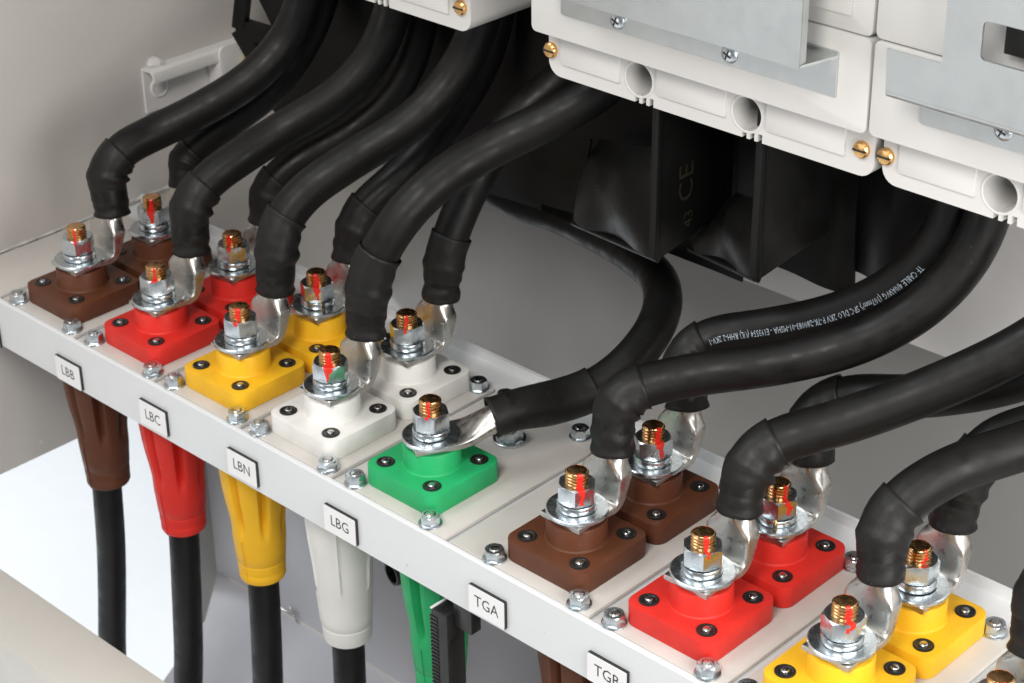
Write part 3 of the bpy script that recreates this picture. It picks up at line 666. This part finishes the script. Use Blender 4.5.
# ------------------------------------------------------------------ black phase barriers and insulating sheets
def barrier(x, y0, y1, z0, z1, ztop, label, ce=False):
    t = empty('phase_barrier', (x, y0, z0), label, 'barrier', 'black phase barriers')
    poly = [(0, ztop - z0), (0, .004), (.003, 0), (y1 - y0 - .003, z1 - z0), (y1 - y0, z1 - z0 + .004), (y1 - y0, ztop - z0)]
    obj('sheet', prism('sheet', poly, 'x', -.0028, 0, .0008), 'black_sheet', t)
    obj('hem', prism('hem', [(-.001, ztop - z0), (-.0022, .003), (.002, -.002), (.005, 0.001), (.0035, .006), (.0035, ztop - z0)], 'x', -.0045, .0012, .0012), 'black_sheet', t)
    if ce:
        me = text_mesh('CE', .026, 1)
        # printed sideways, reading upwards
        vs = [(.0003, .030 - v.co.y * .8, .047 + v.co.x * .9) for v in me.vertices]
        obj('printed_mark', new_mesh('printed_mark', vs, [tuple(q.vertices) for q in me.polygons]), 'print_olive', t)
        me = text_mesh('43', .013, 1)
        vs = [(.0003, .033 - v.co.y, .020 + v.co.x) for v in me.vertices]
        obj('printed_number', new_mesh('printed_number', vs, [tuple(q.vertices) for q in me.polygons]), 'print_olive', t)
barrier(.4692, .1335, .2130, .125, .137, .262, 'black phase barrier hanging under the middle breaker marked CE', True)
barrier(.5528, .1310, .2085, .140, .147, .262, 'black phase barrier under the right half of the middle breaker')
def folded_cover(label, quad):
    # bulging folded sheet between four corners (TL, BL, BR, TR), with thickness
    t = empty('folded_cover', quad[1], label, 'cover', 'glossy black folded covers under the middle breaker')
    TL, BL, BR, TR = [q - quad[1] for q in quad]; n = 14; vs, fs = [], []
    nr = (BR - BL).cross(TL - BL).normalized()
    if nr.y > 0: nr = -nr
    for b in (0, -.0022):
        for i in range(n + 1):
            for k in range(n + 1):
                u, v = i / n, k / n; p = BL.lerp(BR, u).lerp(TL.lerp(TR, u), v)
                bul = .006 * math.sin(math.pi * u) * math.sin(math.pi * min(1, v * 1.1)) + .0022 * math.sin(u * 9 + v * 4) - .012 * max(0, v - .8) * 5 * .4
                vs.append(p + nr * (bul + b))
    o_ = (n + 1) ** 2; I = lambda i, k: i * (n + 1) + k
    for i in range(n):
        for k in range(n):
            f = (I(i, k), I(i + 1, k), I(i + 1, k + 1), I(i, k + 1)); fs.append(f); fs.append(tuple(q + o_ for q in f[::-1]))
    rim = [I(i, 0) for i in range(n)] + [I(n, k) for k in range(n)] + [I(i, n) for i in range(n, 0, -1)] + [I(0, k) for k in range(n, 0, -1)]
    for a, b in zip(rim, rim[1:] + rim[:1]): fs.append((a, b, b + o_, a + o_))
    obj('panel', new_mesh('panel', vs, fs, 50), 'black_gloss', t)
    hp = [BL.lerp(BR, k / 12) + nr * .006 * math.sin(math.pi * k / 12) * 0 for k in range(13)]
    obj('hem', sweep('hem', hp, lambda k, a: .0020, 10, up=Vector((0, 0, 1))), 'black_gloss', t)
    obj('crease', sweep('crease', [BL.lerp(TL, k / 12) for k in range(13)], lambda k, a: .0013, 8), 'black_gloss', t)
folded_cover('glossy black folded cover left of the barrier marked CE', [U(591, 140, .212), U(573, 223, .212), U(656, 259, .1365), U(656, 150, .1365)])
folded_cover('glossy black folded cover between the two barriers of the middle breaker', [U(728, 190, .208), U(690, 249, .208), U(755, 279, .134), U(755, 200, .134)])
def sheet(label, x0, x1, y, z0, ztop, dep=.01, amp=.004, seed=0):
    rnd = random.Random(seed); nx, nz = 24, 16; vs, fs = [], []; p1, p2 = rnd.uniform(0, 6), rnd.uniform(0, 6)
    t = empty('insulating_sheet', ((x0 + x1) / 2, y, z0), label, 'sheet', 'black insulating sheets behind the cables')
    def P(i, k, back):
        u, v = i / nx, k / nz; x = (u - .5) * (x1 - x0); z_ = v * (ztop - z0)
        w = amp * math.sin(u * 5 + p1 + v * 2) + amp * .6 * math.sin(u * 9 - v * 4 + p2)
        return (x, w + dep * (1 - v) ** 2 + back, z_)
    for b in (0, .002):
        for i in range(nx + 1):
            for k in range(nz + 1): vs.append(P(i, k, b))
    o_ = (nx + 1) * (nz + 1); I = lambda i, k: i * (nz + 1) + k
    for i in range(nx):
        for k in range(nz):
            f = (I(i, k), I(i + 1, k), I(i + 1, k + 1), I(i, k + 1)); fs.append(f); fs.append(tuple(q + o_ for q in f[::-1]))
    rim = [I(i, 0) for i in range(nx)] + [I(nx, k) for k in range(nz)] + [I(i, nz) for i in range(nx, 0, -1)] + [I(0, k) for k in range(nz, 0, -1)]
    for a, b in zip(rim, rim[1:] + rim[:1]): fs.append((a, b, b + o_, a + o_))
    obj('sheet', new_mesh('sheet', vs, fs), 'black_sheet', t); return t
sheet('black insulating sheet behind the left group of cables', -.03, .262, .236, .058, .30, seed=1)
sheet('creased black insulating sheet left of the barrier marked CE', .258, .4672, .222, .0725, .30, seed=2, amp=.003)
sheet('black insulating sheet between the two barriers under the middle breaker', .4655, .5640, .2145, .098, .30, seed=3, amp=.003)
sheet('black insulating sheet behind the printed cable at the right', .5560, .622, .2165, .112, .30, seed=4, amp=.003)
# folded black guard at the upper left
t = empty('folded_guard', tuple(un(250, 40, y=.24)), 'black folded guard strips beside the upper left breaker', 'guard')
gl0 = Vector(t.location)
def strip(name, a, b, wid, ya, yb):
    A, B = U(*a, ya) - gl0, U(*b, yb) - gl0; d = (B - A).normalized(); u = Vector((.3, -.95, 0)); n_ = d.cross(u).normalized()
    vs = []
    for p in (A, B):
        for s1, s2 in ((-1, -1), (1, -1), (1, 1), (-1, 1)): vs.append(p + n_ * s1 * wid + u.normalized() * s2 * .004)
    obj(name, new_mesh(name, vs, [(0, 1, 2, 3), (7, 6, 5, 4), (0, 4, 5, 1), (1, 5, 6, 2), (2, 6, 7, 3), (3, 7, 4, 0)]), 'black_sheet', t)
strip('strip', (246, -30), (240, 28), .006, .235, .235); strip('strip', (238, 26), (300, 46), .008, .235, .25)
strip('strip', (240, 28), (262, 66), .008, .236, .24); strip('strip', (258, -30), (292, 40), .010, .25, .255); strip('strip', (258, 60), (300, 110), .02, .245, .255)
# ------------------------------------------------------------------ bracket on the side wall
t = empty('wall_bracket', (XW, .160, .0605), 'grey painted channel bracket with a brass coloured bolt on the side wall', 'bracket')
chn = [(0.0002, 0), (0.0002, .036), (.010, .037), (.013, .0355), (.0145, .032), (.0143, .0275), (.0128, .0275), (.0127, .0315), (.0115, .0338), (.0098, .0350), (.002, .0345), (.002, .0)]
vs, fs = [], []
me = prism('channel', [(a, b) for a, b in chn], 'y', 0, .12, 0, 30); obj('channel', me, 'paint_bracket', t)
o = obj('dimple', lathe('dimple', [(.0085, 0), (.0085, .0008), (.0072, .0013), (.0066, .0006)], 24), 'paint_bracket', t, (.002, .014, .018)); o.rotation_euler = (0, math.pi / 2, 0)
obj('tab', prism('tab', rrect(.062, .135, .000, .040, .006, 4), 'x', .0150, .0170, .0006), 'paint_bracket', t)
obj('tab_foot', bm_mesh(box_bm(.0022, .0149, .062, .066, .002, .027, .0008), 'tab_foot'), 'paint_bracket', t)
o = obj('bolt', hexprism('bolt', .0085, 0, .006, .15, .2), 'gold_zinc', t, (.0172, .090, .020)); o.rotation_euler = (0, math.pi / 2, 0)
t.scale = (1.25, 1.1, 1.12)
wc = obj('weld_blob', lathe('weld_blob', [(.006, 0), (.0055, .003), (.003, .0055), (.001, .006)], 12, mod=lambda r, z, a: r * (1 + .25 * math.sin(3 * a))), 'weld', t, (.002, .012, .037))
t2 = empty('lower_bracket', (XW, .296, .012), 'small pale bracket tip on the side wall below the black guard', 'bracket')
obj('tab', prism('tab', [(0, .018), (.012, .022), (.020, .004), (.008, 0)], 'x', .004, .006, .0004), 'paint_bracket', t2)
obj('foot', bm_mesh(box_bm(.0002, .0039, .004, .012, .004, .018), 'foot'), 'paint_bracket', t2)
